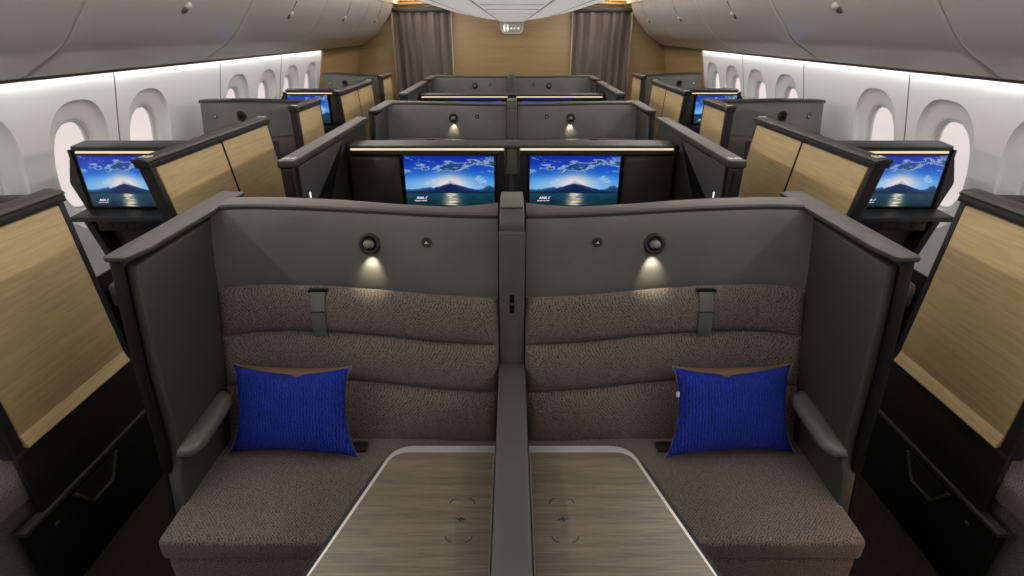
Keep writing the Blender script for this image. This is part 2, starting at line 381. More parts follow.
# overhead bins -------------------------------------------------------
prof = [(2.505, 1.655), (2.50, 1.635), (2.47, 1.642), (2.42, 1.672), (2.34, 1.718), (2.26, 1.762), (2.19, 1.82), (2.13, 1.885), (2.07, 1.95), (2.015, 2.02), (1.975, 2.08), (1.94, 2.15), (1.92, 2.22)]
prof = [(p[0] * .967 - .004, p[1]) for p in prof]
px_ = smooth_curve(list(range(len(prof))), [p[0] for p in prof]); pz_ = smooth_curve(list(range(len(prof))), [p[1] for p in prof])
NP = len(prof) - 1
seams = [-.57, 1.14, 2.84, 4.54, 6.25, 7.96, 9.46]
def at_prof(t): return px_(t * NP), pz_(t * NP)
def make_bin(s, ya, yb, label):
    K = Kit('overhead_bin', label, 'overhead bin', (2.2, (ya + yb) / 2, 1.64), s, 'overhead bins on the %s side' % ('left' if s < 0 else 'right'))
    g = .006
    def body(bm):
        n = 34
        def f(u, v):
            e = 0 if (0 < u < 1) else .004
            x, z = at_prof(v); return (x + e, ya + g + u * (yb - ya - 2 * g), z + e)
        def ff(u, v):
            us = [0, .004, .02, .5, .98, .996, 1]; uu = us[int(round(u * 6))]
            return f(uu, v)
        slab(bm, ff, 6, n, (.03, 0, .03))
    K.part('bin_shell', body, M['bin'], smooth=40)
    ym = (ya + yb) / 2
    # split line up from the latch, latch cup, latch button and small vent marks
    def tl(zq):
        return min((abs(at_prof(t / 200)[1] - zq), t / 200) for t in range(40, 201))[1]
    def split(bm):
        t0 = tl(2.01)
        slab(bm, lambda u, v: (at_prof(t0 + (1 - t0) * v)[0] - .0015, ym - .003 + u * .006, at_prof(t0 + (1 - t0) * v)[1] - .0015), 1, 8, (.004, 0, .004))
    K.part('door_seam', split, M['liner'])
    x, z = at_prof(tl(1.975)); nrm = Vector((-.82, 0, -.57)).normalized()
    def onface(bm, dy, dt, r1, r2, h):
        t = bmesh.new(); bmesh.ops.create_uvsphere(t, u_segments=20, v_segments=12, radius=1)
        xx, zz = at_prof(min(1, max(0, tl(1.975) + dt)))
        rot = nrm.to_track_quat('Z', 'Y').to_matrix().to_4x4()
        t.transform(Matrix.Translation((xx, ym + dy, zz)) @ rot @ Matrix.Diagonal((r1, r2, h, 1))); join(bm, t)
    K.part('latch_cup', lambda bm: onface(bm, 0.0, -.012, .034, .026, .010), M['liner'])
    K.part('latch_button', lambda bm: onface(bm, 0.012, .012, .030, .024, .022), M['latchw'])
    K.part('row_number_mark', lambda bm: (onface(bm, .0, .10, .012, .010, .004), onface(bm, .01, .13, .018, .012, .004)), M['liner'])
words = ['nearest the camera', 'second from the camera', 'third from the camera', 'farthest, by the oak bulkhead']
for s in (-1, 1):
    side = 'left' if s < 0 else 'right'
    for i in range(2, 6):
        make_bin(s, seams[i], seams[i + 1], 'grey curved overhead bin over the %s windows, %s' % (side, ['the one with the biggest round latch', 'second in view from the front', 'third in view from the front', 'last before the oak bulkhead'][i - 2]) )
    make_bin(s, seams[1], seams[2], 'grey curved overhead bin in the top %s corner of the photo' % side)
    # liner behind the bins, lower gap rail and the cabin wash lamp under it
    bm = bmesh.new(); slab(bm, lambda u, v: (at_prof(v)[0] + .034, Y0 + u * (Y1 - Y0), at_prof(v)[1] + .034), 1, 24, (.01, 0, .01)); struct('trim_3', bm, M['liner'], s=s)
    bm = bmesh.new(); rbox(bm, 2.412, 2.417, Y0, Y1, 1.620, 1.652, .001); struct('trim_4', bm, M['liner'], s=s)
    bm = bmesh.new(); rbox(bm, 2.428, 2.440, Y0 + .02, yend - .02, 1.640, 1.645, 0)
    tag(put('wash_light_strip', bm, M['led'], None, s, loc=(s * 2.434, 4, 1.65)), 'white light strip running above the %s windows beneath the bins' % side, 'light')
    bm = bmesh.new(); rbox(bm, 2.43, 2.75, Y0, Y1, 1.70, 1.74, 0); struct('trim_5', bm, M['white'], s=s)
    # aisle ceiling
    bm = bmesh.new(); prism(bm, [(1.85, 2.235), (1.81, 2.40), (1.62, 2.52), (1.30, 2.52), (1.12, 2.42), (1.10, 2.46), (1.28, 2.56), (1.65, 2.56), (1.90, 2.42), (1.92, 2.24)], 'y', Y0, Y1); struct('trim_6', bm, M['ceil'], s=s)
# centre ceiling body
cp = [(0, 1.972), (.15, 1.974), (.19, 1.980), (.22, 1.992), (.48, 2.032), (.72, 2.075), (.90, 2.112), (.935, 2.125), (.97, 2.16), (1.06, 2.26), (1.13, 2.42)]
cx = smooth_curve(list(range(11)), [p[0] for p in cp]); cz = smooth_curve(list(range(11)), [p[1] for p in cp])
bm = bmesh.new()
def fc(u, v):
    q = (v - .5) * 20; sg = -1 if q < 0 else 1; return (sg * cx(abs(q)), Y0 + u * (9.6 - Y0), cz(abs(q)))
slab(bm, fc, 1, 80, (0, 0, .03)); struct('ceiling', bm, M['glowceil'])
bm = bmesh.new()
for s in (-1, 1):
    for xx, zz in ((.205, 1.985), (.60, 2.052), (.92, 2.118)):
        rbox(bm, s * xx - .003, s * xx + .003, Y0, 9.59, zz - .004, zz + .004, 0)
for yy in (3.2, 3.9, 4.9, 6.1, 7.5, 8.8):
    rbox(bm, -.17, .17, yy, yy + .012, 1.9705, 1.976, 0)
struct('trim_7', bm, M['groove'])
# bulkhead --------------------------------------------------------------
bm = bmesh.new(); rbox(bm, -2.7, 2.7, Y1, Y1 + .05, 0, 2.6, 0); struct('wall_back', bm, M['oakx'])
for s in (-1, 1):
    bm = bmesh.new(); rbox(bm, 1.925, 2.56, 9.60, 9.66, 0, 2.24, .003); struct('wall_back', bm, M['oakx'], s=s)
bm = bmesh.new(); rbox(bm, -.955, .955, 9.62, 9.9, 0, 2.4, .004); struct('wall_center', bm, M['oakx'])
bm = bmesh.new(); rbox(bm, -2.75, 2.75, Y0 - .05, Y0, 0, 2.6, 0); struct('wall_front', bm, M['shell'])
for s in (-1, 1):
    side = 'left' if s < 0 else 'right'
    bm = bmesh.new()
    for q, (a, b_, z) in enumerate(((1.0, 1.86, 2.20), (1.0, 1.80, 2.245), (1.1, 1.88, 2.29))):
        prism(bm, [(a, z), (b_, z - .035), (b_, z - .02), (a, z + .014)], 'y', 9.80, 9.86)
    struct('trim_8', bm, M['frame'], s=s)
    bm = bmesh.new(); rbox(bm, .955, .975, 9.58, 9.64, 0, 2.2, .003); struct('trim_9', bm, M['metal'], s=s)
    bm = bmesh.new(); rbox(bm, 1.905, 1.925, 9.58, 9.64, 0, 2.16, .003); struct('trim_10', bm, M['metal'], s=s)
    K = Kit('aisle_curtain', 'taupe pleated curtain closing the %s aisle before the oak bulkhead' % side, 'curtain', (1.42, 9.55, 0), s, 'aisle curtains')
    def cloth(bm):
        ph = lambda u: .045 * math.sin(u * 2 * math.pi * 5.5 + 1.3 * math.sin(u * 8)) + .010 * math.sin(u * 2 * math.pi * 13)
        slab(bm, lambda u, v: (.98 + u * .90 - .03 * (1 - v) * (u - .5), 9.53 + ph(u) * (1 - .35 * v), .02 + v * 2.10), 110, 8, (0, .004, 0))
    K.part('curtain_cloth', cloth, M['curtain'], smooth=80)
    K.part('header_rail', B(.965, 1.90, 9.47, 9.60, 2.115, 2.165, .008), M['shelltop'])
# lavatory sign
K = Kit('lavatory_sign', 'small grey hanging sign with white lavatory figures and arrows', 'sign', (0, 9.4, 1.85))
K.part('plate', P(rpoly([(-.18, 1.975), (-.18, 1.80), (.18, 1.80), (.18, 1.975)], [0, .09, .09, 0]), 'y', 9.40, 9.44, bev=.004), M['sign'])
K.part('border', lambda bm: [prism(bm, q, 'y', 9.394, 9.401) for q in (
    [(-.175, 1.97), (-.175, 1.86), (-.165, 1.86), (-.165, 1.97)], [(.175, 1.97), (.165, 1.97), (.165, 1.86), (.175, 1.86)],
    [(-.175, 1.86), (-.15, 1.825), (-.11, 1.806), (.11, 1.806), (.15, 1.825), (.175, 1.86), (.163, 1.862), (.143, 1.834), (.107, 1.816), (-.107, 1.816), (-.143, 1.834), (-.163, 1.862)])], M['metal'])
def figures(bm):
    for x0 in (-.122, -.068):
        disc(bm, (x0, 9.388, 1.925), .011, 0, depth=.01, bev=0)
        if x0 < -.1: prism(bm, [(x0 - .018, 1.91), (x0 + .018, 1.91), (x0 + .014, 1.87), (x0 + .010, 1.835), (x0 - .010, 1.835), (x0 - .014, 1.87)], 'y', 9.388, 9.398)
        else: prism(bm, [(x0 - .010, 1.91), (x0 + .010, 1.91), (x0 + .024, 1.865), (x0 + .010, 1.862), (x0 + .009, 1.835), (x0 - .009, 1.835), (x0 - .010, 1.862), (x0 - .024, 1.865)], 'y', 9.388, 9.398)
    prism(bm, [(-.098, 1.93), (-.094, 1.93), (-.094, 1.835), (-.098, 1.835)], 'y', 9.388, 9.398)
K.part('figures', figures, M['signlight'])
K.part('arrows', lambda bm: [prism(bm, q, 'y', 9.388, 9.398) for q in ([(-.035, 1.868), (.012, 1.868), (-.008, 1.895)], [(.022, 1.868), (.060, 1.868), (.038, 1.895)],
       [(.078, 1.88), (.10, 1.90), (.122, 1.88), (.10, 1.858)])], M['signlight'])

# ================================================================== SEATS
ROW = 2.94
ztop = 1.30
ytop = smooth_curve([.04, .20, .40, .60, .80, .91, .98, 1.045], [1.715, 1.725, 1.755, 1.790, 1.815, 1.82, 1.815, 1.80])
ybot = smooth_curve([.04, .5, .85, 1.0, 1.045], [1.575, 1.585, 1.58, 1.57, 1.55])
pback = smooth_curve([.04, .25, .5, .9, 1.045], [1.15, .95, .62, .60, .85])
def yback(u, z):
    t = max(0, (z - .455) / (ztop - .455)) ** pback(u); return ybot(u) * (1 - t) + ytop(u) * t
SEAMS = [.455, .675, .855, 1.022]
def roll(z, amp):
    for a, b in zip(SEAMS[:-1], SEAMS[1:]):
        if a <= z <= b:
            t = (z - a) / (b - a); return amp * (max(0, 1 - abs(2 * t - 1) ** 3.2)) ** .6
    return 0
def center_seat(s):
    side = 'left' if s < 0 else 'right'
    K = Kit('suite_seat', 'wide brown tweed sofa seat with grey leather shell, %s half of the nearest centre pair' % side, 'seat', (.55, 1.5, 0), s, 'centre seats facing the camera')
    U0, U1 = .0475, 1.042
    # headboard band
    def head(bm):
        slab(bm, lambda u, v: (U0 + u * (U1 - U0), yback(U0 + u * (U1 - U0), 1.015 + v * .275) - .012 * math.sin(math.pi * min(1, v * 1.0)) ** .5 * (1 if 0 < v < 1 else 0), 1.015 + v * .275), 44, 16, (0, .03, 0))
    K.part('headboard', head, M['leather'], smooth=60, label='smooth grey-green leather headboard band')
    zs = []
    def fab(bm):
        zz = []
        for a, b in zip(SEAMS[:-1], SEAMS[1:]):
            for q in range(12): zz.append(a + (b - a) * (0.5 - .5 * math.cos(math.pi * q / 12)))
        zz.append(SEAMS[-1])
        def f(u, v):
            z = zz[int(round(v * (len(zz) - 1)))]; uu = U0 + u * (U1 - U0)
            sag = -.012 * math.cos((uu - .5) * 3) * 0
            edge = min(1, (uu - U0) / .03, (U1 - uu) / .03) ** .5 if 0 < u < 1 else 0
            return (uu, yback(uu, z) - .006 - roll(z, .033) * edge, z + sag)
        slab(bm, f, 48, len(zz) - 1, (0, .05, 0))
    K.part('backrest', fab, M['fabric'], smooth=75)
    # shell behind, top rail following the curve
    K.part('shell', lambda bm: slab(bm, lambda u, v: (U0 + u * (U1 + .03 - U0), yback(min(U1, U0 + u * (U1 + .03 - U0)), max(.48, v * 1.27)) + .040, .02 + v * 1.262), 30, 14, (0, .012, 0)), M['shell'], smooth=60)
    def rail(bm):
        # swept rounded rail over headboard and shell
        sec = [(-.006, -.010), (-.008, 0), (-.004, .006), (.004, .008), (.060, .010), (.070, .006), (.073, -.004), (.072, -.03), (-.002, -.014)]
        n = 46; V = []
        for i in range(n + 1):
            u = U0 + (U1 - .03 - U0) * i / n; y = ytop(u)
            dp = interp(u, [.04, .12, .22, .40, .60, 1.0], [1.75, 1.25, .80, .85, 1.1, 1.25])
            V.append([bm.verts.new((u, y + (a * dp if a > .05 else a), ztop + b)) for a, b in sec])
        m = len(sec)
        for i in range(n):
            for j in range(m): bm.faces.new((V[i][j], V[i + 1][j], V[i + 1][(j + 1) % m], V[i][(j + 1) % m]))
        bm.faces.new(V[0]); bm.faces.new(V[-1][::-1])
    K.part('top_rail', rail, M['rail'], smooth=40)
    # wing
    edge = [(1.36, 1.285), (1.335, 1.12), (1.31, .93), (1.295, .70), (1.28, .60), (1.262, .50), (1.225, .30), (1.25, .03)]
    pts = edge + [(1.88, .03), (1.93, .60), (1.97, 1.285)]
    K.part('side_wing', P(pts, 'x', 1.078, 1.094, bev=.004), M['dblack'])
    pin = [(1.378, 1.262), (1.355, 1.12), (1.330, .93), (1.314, .70), (1.300, .625), (1.272, .59), (1.256, .50), (1.220, .30), (1.245, .04), (1.60, .04), (1.66, .6), (1.85, 1.262)]
    K.part('wing_padding', P(pin, 'x', 1.040, 1.078, bev=.009, seg=3), M['leather2'], label='dark leather padding inside the wing')
    K.part('edge_trim', P([(a - .004, b) for a, b in edge[:5]] + [(a + .012, b) for a, b in edge[:5]][::-1], 'x', 1.066, 1.097, bev=.003), M['dblack'])
    cap = rpoly([(1.100, 1.335), (1.100, 2.0), (1.005, 1.99), (1.012, 1.42), (1.030, 1.335)], [.02, .01, .015, .05, .02], 6)
    K.part('wing_cap', P(cap, 'z', 1.287, 1.303, bev=.005), M['shelltop'])
    # armrest
    def arm(bm):
        N = 20
        def f(u, v):
            y = 1.285 + .30 * u; a = 2 * math.pi * v; e = (1 - abs(2 * u - 1) ** 5) ** .5 if 0 < u < 1 else .0
            zc = .658 + .024 * u; ca, sa = math.cos(a), math.sin(a); return (1.040 + (.036 * math.copysign(abs(ca) ** .7, ca) - .028) * e, y, zc + .024 * math.copysign(abs(sa) ** .8, sa) * e)
        grid(bm, f, 20, 18)
    K.part('armrest', arm, M['leather'], smooth=70)
    # cushion
    def cush(bm): 
        t = bmesh.new(); bmesh.ops.create_cube(t, size=1)
        for v in t.verts: v.co = Vector((0.5515 + v.co.x * 1.007, 1.345 + v.co.y * .46, .445 + v.co.z * .085))
        bmesh.ops.bevel(t, geom=t.edges[:], offset=.024, segments=4, profile=.6, affect='EDGES')
        join(bm, t)
    K.part('seat_cushion', cush, M['fabric'], smooth=60)
    K.part('seat_skirt', B(.06, 1.050, 1.124, 1.55, .10, .403, .018, seg=3), M['fabric'])
    K.part('seat_plinth', B(.08, 1.02, 1.20, 1.55, .0, .11, .004), M['black'])
    # reading lamp
    lx, lz = .489, 1.189; ly = yback(lx, lz) - .016
    tilt = Matrix.Rotation(R(-16), 4, 'X')
    lamp = K.part('reading_lamp', lambda bm: ring(bm, (lx, ly, lz), .030, .0085, tilt=tilt, squash=1.3), M['frame'], smooth=60)
    K.part('lamp_bowl', lambda bm: [ (lambda t: (bmesh.ops.create_uvsphere(t, u_segments=24, v_segments=14, radius=1), t.transform(Matrix.Translation((lx, ly, lz)) @ tilt @ Matrix.Diagonal((.023, .014, .023, 1))), join(bm, t)))(bmesh.new())], M['dblack'], lamp)
    K.part('lamp_head', lambda bm: [ (lambda t: (bmesh.ops.create_uvsphere(t, u_segments=24, v_segments=14, radius=1), t.transform(Matrix.Translation((lx, ly - .012, lz + .001)) @ tilt @ Matrix.Diagonal((.0195, .012, .016, 1))), join(bm, t)))(bmesh.new())], M['lamp'], lamp, label='round grey swivel head')
    K.part('head_notch', lambda bm: prism(bm, rpoly([(lx - .007, lz - .006), (lx + .003, lz - .006), (lx + .001, lz - .013), (lx - .005, lz - .013)], .001, 2), 'y', ly - .0255, ly - .018), M['dblack'], lamp)
    # call button
    bx, bz = .288, 1.208; by = yback(bx, bz) - .018
    cb = K.part('call_button', lambda bm: ring(bm, (bx, by, bz), .0125, .004, tilt=tilt), M['frame'], smooth=60)
    K.part('button_face', lambda bm: disc(bm, (bx, by - .003, bz), .011, 0, depth=.006, bev=.001), M['black'], cb)
    K.part('button_icon', lambda bm: prism(bm, [(bx - .006, bz - .004), (bx + .006, bz - .004), (bx, bz + .005)], 'y', by - .0045, by - .002), M['mark'], cb)
    # shoulder strap
    def strap(bm):
        def f(u, v):
            z = .852 + v * .165; x = .668 + .006 * (1 - v) + u * .048 - .004; 
            return (x, yback(.63, z) - .030 - .012 * math.sin(math.pi * v), z)
        slab(bm, f, 3, 14, (0, .006, 0))
    sp = K.part('shoulder_strap', strap, M['leather'], label='grey leather strap sleeve on the backrest')
    K.part('strap_fold', lambda bm: slab(bm, lambda u, v: (.666 + u * .048, yback(.63, .945 + v * .005) - .046, .944 + v * .004), 2, 1, (0, .004, 0)), M['frame'], sp)
    K.part('strap_slot', lambda bm: slab(bm, lambda u, v: (.656 + u * .068, yback(.63, 1.01) - .030 + .01 * u * 0, 1.012 + v * .008), 2, 1, (0, .02, 0)), M['dblack'], sp)
    # belt tab at the back of the cushion
    K.part('belt_tab', B(.52, .60, 1.49, 1.535, .482, .50, .004), M['black'])
    return K
lamps = []
def lamp_light(s, dy):
    d = bpy.data.lights.new('reading_lamp_beam', 'SPOT'); d.energy = 2.2; d.spot_size = R(75); d.spot_blend = .9; d.color = (1, .88, .68); d.shadow_soft_size = .006
    o = bpy.data.objects.new('reading_lamp_beam', d); C.objects.link(o)
    o.location = (s * .487, yback(.487, 1.187) - .050 + dy, 1.160)
    o.rotation_euler = Vector((0.0, .42, -1)).to_track_quat('-Z', 'Y').to_euler()
cs = {}
for s in (-1, 1):
    side = 'left' if s < 0 else 'right'
    K = center_seat(s); cs[s] = K.root
    dup(K.root, (0, ROW, 0), 'grey shelled centre seat behind the two large screens, %s one with lit reading lamp' % side)
    dup(K.root, (0, 2 * ROW - .02, 0), 'farthest centre seat shell before the bulkhead, %s of the cabin middle' % side)
    for r in range(3): lamp_light(s, r * ROW)

# centre dividers ---------------------------------------------------------
def divider(label, arm, dy):
    K = Kit('center_divider', label, 'divider', (0, 1.5 + dy, 0), 1, 'dividers between centre seats')
    y = lambda q: q + dy
    K.part('post', P(rpoly([(y(1.655), .05), (y(1.655), 1.29), (y(1.70), 1.325), (y(1.88), 1.325), (y(1.88), .05)], [.0, .03, .015, .02, 0], 5), 'x', -.0405, .0405, bev=.006, seg=3), M['postm'])
    K.part('post_cap', B(-.038, .038, y(1.70), y(1.882), 1.3255, 1.333, .003), M['leather'])
    K.part('front_pad', B(-.043, .043, y(1.635), y(1.665), .05, 1.265, .008), M['postm'])
    K.part('long_armrest', P(rpoly([(y(arm), .05), (y(arm), .775), (y(1.60), .775), (y(1.64), .775), (y(1.64), .05)], [0, .01, 0, .015, 0], 4), 'x', -.0465, .0465, bev=.008, seg=3), M['leather3'])
    for z0 in (1.014, .977): K.part('vent_slot', B(-.0075, .0075, y(1.630), y(1.640), z0, z0 + .030, .001), M['dblack'])
divider('tall grey divider post and long armrest between the two nearest seats', .35, 0)
divider('grey divider post between the centre seats behind the large screens', 1.0, ROW)
divider('farthest small divider post between the last centre seats', 1.0, 2 * ROW - .02)

# tray tables --------------------------------------------------------------
def table(s):
    side = 'left' if s < 0 else 'right'
    K = Kit('tray_table', 'grey-brown wood-grain tray table with pale metal rim %s of the middle armrest' % side, 'table', (.25, .95, .0), s, 'tray tables')
    zt = .690
    o = [(.052, .45), (.600, .45), (.362, 1.30), (.052, 1.30)]
    K.part('rim', P(rpoly(o, [.01, .02, .085, .004], 10), 'z', zt - .028, zt, bev=.004), M['metal'])
    i = [(.056, .46), (.5945, .46), (.357, 1.268), (.056, 1.268)]
    K.part('tabletop', P(rpoly(i, [.005, .015, .06, .004], 10), 'z', zt - .004, zt + .0015, bev=.0008), M['table'])
    o2 = [(.06, .45), (.632, .45), (.394, 1.285), (.06, 1.285)]
    K.part('under_edge', P(rpoly(o2, [.01, .02, .085, .004], 10), 'z', zt - .05, zt - .026, bev=.004), M['frame'])
    K.part('support_arm', B(.046, .16, .80, .95, .58, .642, .006), M['frame'])
    cx0, cy0, zz = .135, 1.018, zt + .0016
    def arc(sx, sy):
        def g(bm):
            ccx, ccy, r = cx0 + sx * .016, cy0 + sy * .052, .019
            a0 = {(-1, -1): 180, (1, -1): 270, (1, 1): 0, (-1, 1): 90}[(sx, sy)]; V = []
            for q in range(8):
                a = R(a0 + q * 90 / 7); V.append([bm.verts.new((ccx + rr * math.cos(a), ccy + rr * math.sin(a), zz)) for rr in (r, r - .0032)])
            for q in range(7): bm.faces.new((V[q][0], V[q + 1][0], V[q + 1][1], V[q][1]))
        return g
    for sx in (-1, 1):
        for sy in (-1, 1): K.part('charging_corner_mark', arc(sx, sy), M['darkmark'])
    pts = [(-.018, -.004), (.004, .010), (.001, .002), (.018, .006), (-.005, -.010), (.0, -.002)]
    K.part('charging_bolt_mark', lambda bm: bm.faces.new([bm.verts.new((cx0 + p[0], cy0 + p[1], zz)) for p in pts]), M['darkmark'])
for s in (-1, 1): table(s)

# pillows --------------------------------------------------------------------
def pillow(s):
    side = 'left' if s < 0 else 'right'
    K = Kit('pillow', 'royal blue patterned pillow on the %s seat' % side, 'pillow', (.77, 1.5, .49), s, 'blue pillows')
    W, H = .221, .162
    tilt = Matrix.Translation((.770, 1.522, .650)) @ Matrix.Rotation(R(6), 4, 'Z') @ Matrix.Rotation(R(-21), 4, 'X') @ Matrix.Rotation(R(2), 4, 'Y')
    def shape(a, b, back):
        x = a * W * (1 - .15 * (1 - b * b) ** .8) * (1.03 - .05 * b); z = b * H * (1 - .13 * (1 - a * a) ** .8)
        if b > 0 and not back: z -= b ** 6 * (.014 * (1 - abs(a)) ** .7 + .009 * math.exp(-((a + .1) / .07) ** 2))
        th = .062 * (max(0, (1 - a * a)) * max(0, (1 - b * b))) ** .42
        wr = noise.noise(Vector((a * 3, b * 3, 3 + s))) * .006 * (1 - a * a) * (1 - b * b)
        return Vector((x, (-th - wr) if not back else th * .7, z))
    def face(back):
        def f(bm):
            grid(bm, lambda u, v: tilt @ (shape(2 * u - 1, 2 * v - 1, back) + Vector((0, .002 if back else 0, 0))), 30, 26)
        return f
    K.part('front_cover', face(False), M['blue'], smooth=180)
    def backf(bm):
        grid(bm, lambda u, v: tilt @ Vector((shape(2*u-1, 2*v-1, True).x * 1.012, shape(2*u-1, 2*v-1, True).y + .001, shape(2*u-1, 2*v-1, True).z + .010 * v ** 6 * (1 - abs(2*u-1)) ** .6)), 30, 26)
    K.part('back_cover', backf, M['tan'], smooth=180, label='tan cloth reverse showing along the edge')
    if s > 0:
        K.part('care_tag', lambda bm: (rbox(bm, 0, .012, -.002, .002, 0, .018, 0), bmesh.ops.transform(bm, matrix=tilt @ Matrix.Translation((-.205, -.004, .055)), verts=bm.verts)), M['mark'])
for s in (-1, 1): pillow(s)

# ================================================================== SCREENS
def fbm(x, y, o=5):
    v = 0; a = .5
    for i in range(o):
        v += a * noise.noise(Vector((x, y, 7.3 + i))); x *= 2.05; y *= 2.05; a *= .52
    return v
def picture_mesh(W, H):
    NX, NY = 208, 117
    me = bpy.data.meshes.new('screen_picture'); vs = []; cols = []
    lin = lambda c: tuple((q / 255) ** 2.2 for q in c) + (1,)
    mixc = lambda a, b, t: tuple(a[i] + (b[i] - a[i]) * max(0, min(1, t)) for i in range(3))
    for j in range(NY + 1):
        y = j / NY     # 0 top
        for i in range(NX + 1):
            x = i / NX
            vs.append((x * W - W / 2, 0, H / 2 - y * H))
            hor = .735
            sunx, suny = .505, .57
            d = math.hypot((x - sunx) * 1.55, (y - suny) * 1.35)
            c = mixc((6, 35, 150), (30, 120, 215), y / .5)
            c = mixc(c, (150, 205, 235), max(0, (y - .35) / .42) ** 1.3 * .85)
            c = mixc(c, (255, 222, 190), math.exp(-(d / .26) ** 2) * 1.0)
            c = mixc(c, (225, 222, 225), math.exp(-((y - .56) / .16) ** 2 - ((x - .45) / .42) ** 2) * .55)
            n = fbm(x * 3.4 + 2.2, y * 6.5 + .9, 6) ; n2 = fbm(x * 11 + 3, y * 20 + 5, 4)
            band = math.exp(-((y - .24 + .12 * (x - .55)) / .13) ** 2) * math.exp(-((x - .50) / .26) ** 2) * .85 + .30 * math.exp(-(((x - 1.0) / .10) ** 2 + ((y - .12) / .16) ** 2)) + .18 * math.exp(-(((x - .03) / .10) ** 2 + ((y - .32) / .05) ** 2)) + .20 * math.exp(-(((x - .85) / .09) ** 2 + ((y - .42) / .05) ** 2))
            n3 = fbm(x * 40, y * 60, 3)
            m = n * 1.5 + n2 * .55 + n3 * .35 + band - .25 - .9 * math.exp(-(d / .30) ** 2) - .25 * (y < .12)*(1 - y / .12)
            if m > 0:
                lit = mixc((150, 185, 215), (255, 250, 240), 1 - m * 3.0)
                core = mixc(lit, (30, 68, 125), (m - .13) * 5)
                c = mixc(c, core, m * 5)
            # ranges of hills and the mountain
            a = abs(x - .51)
            peak = .485 + .25 * (1 - math.exp(-a / .21)) + .012 * fbm(x * 30, 1)
            hills = .665 + .045 * fbm(x * 14, 3) + .02 * math.cos(x * 9)
            if x > .75: hills -= .055 * math.exp(-((x - .93) / .09) ** 2)
            if x < .3: hills -= .02
            if y > hills: c = mixc((60, 110, 150), (25, 60, 95), (y - hills) / .06)
            if y > peak and y < hor:
                c = mixc((30, 58, 120), (10, 30, 72), (y - peak) / .10)
                if y - peak < .075 * math.exp(-(a / .06) ** 2) * (.6 + 1.2 * abs(fbm(x * 70, 2))) + .03 * abs(fbm(x * 60, y * 10)) * (a < .16) and a < .15: c = mixc(c, (225, 225, 235), .75)
            if y > hor - .02 and y <= hor + .012: c = mixc((8, 30, 48), (10, 45, 70), .5)
            if y > hor + .012:
                t = (y - hor) / (1 - hor)
                rp = fbm(x * 7 / (0.25 + t), y * 60, 3)
                c = mixc((20, 70, 92), (8, 36, 50), t + rp * 1.6)
                wdt = .065 + .03 * t
                g = math.exp(-((x - .515) / wdt) ** 2)
                c = mixc(c, (235, 215, 180), g * (1.05 - .25 * t) * (.85 + rp * 2.0))
            cols.append(lin(c))
    fs = []
    for j in range(NY):
        for i in range(NX):
            a = j * (NX + 1) + i; fs.append((a, a + NX + 1, a + NX + 2, a + 1))
    me.from_pydata(vs, [], fs)
    at = me.color_attributes.new('picture', 'FLOAT_COLOR', 'POINT')
    at.data.foreach_set('color', np.array(cols, dtype=np.float32).ravel()); me.materials.append(M['picture'])
    return me
PIC = picture_mesh(1, 9 / 16)
def text_mesh(body, size, shear=0):
    cu = bpy.data.curves.new('t', 'FONT'); cu.body = body; cu.size = size; cu.shear = shear; cu.align_x = 'LEFT'; cu.offset = size * .03
    o = bpy.data.objects.new('t', cu); C.objects.link(o); dg = bpy.context.evaluated_depsgraph_get(); dg.update()
    me = bpy.data.meshes.new_from_object(o.evaluated_get(dg)); bpy.data.objects.remove(o); return me
T_ANA = text_mesh('ANA', .0225, .25); T_SUB = text_mesh('Inspiration of JAPAN', .0115)
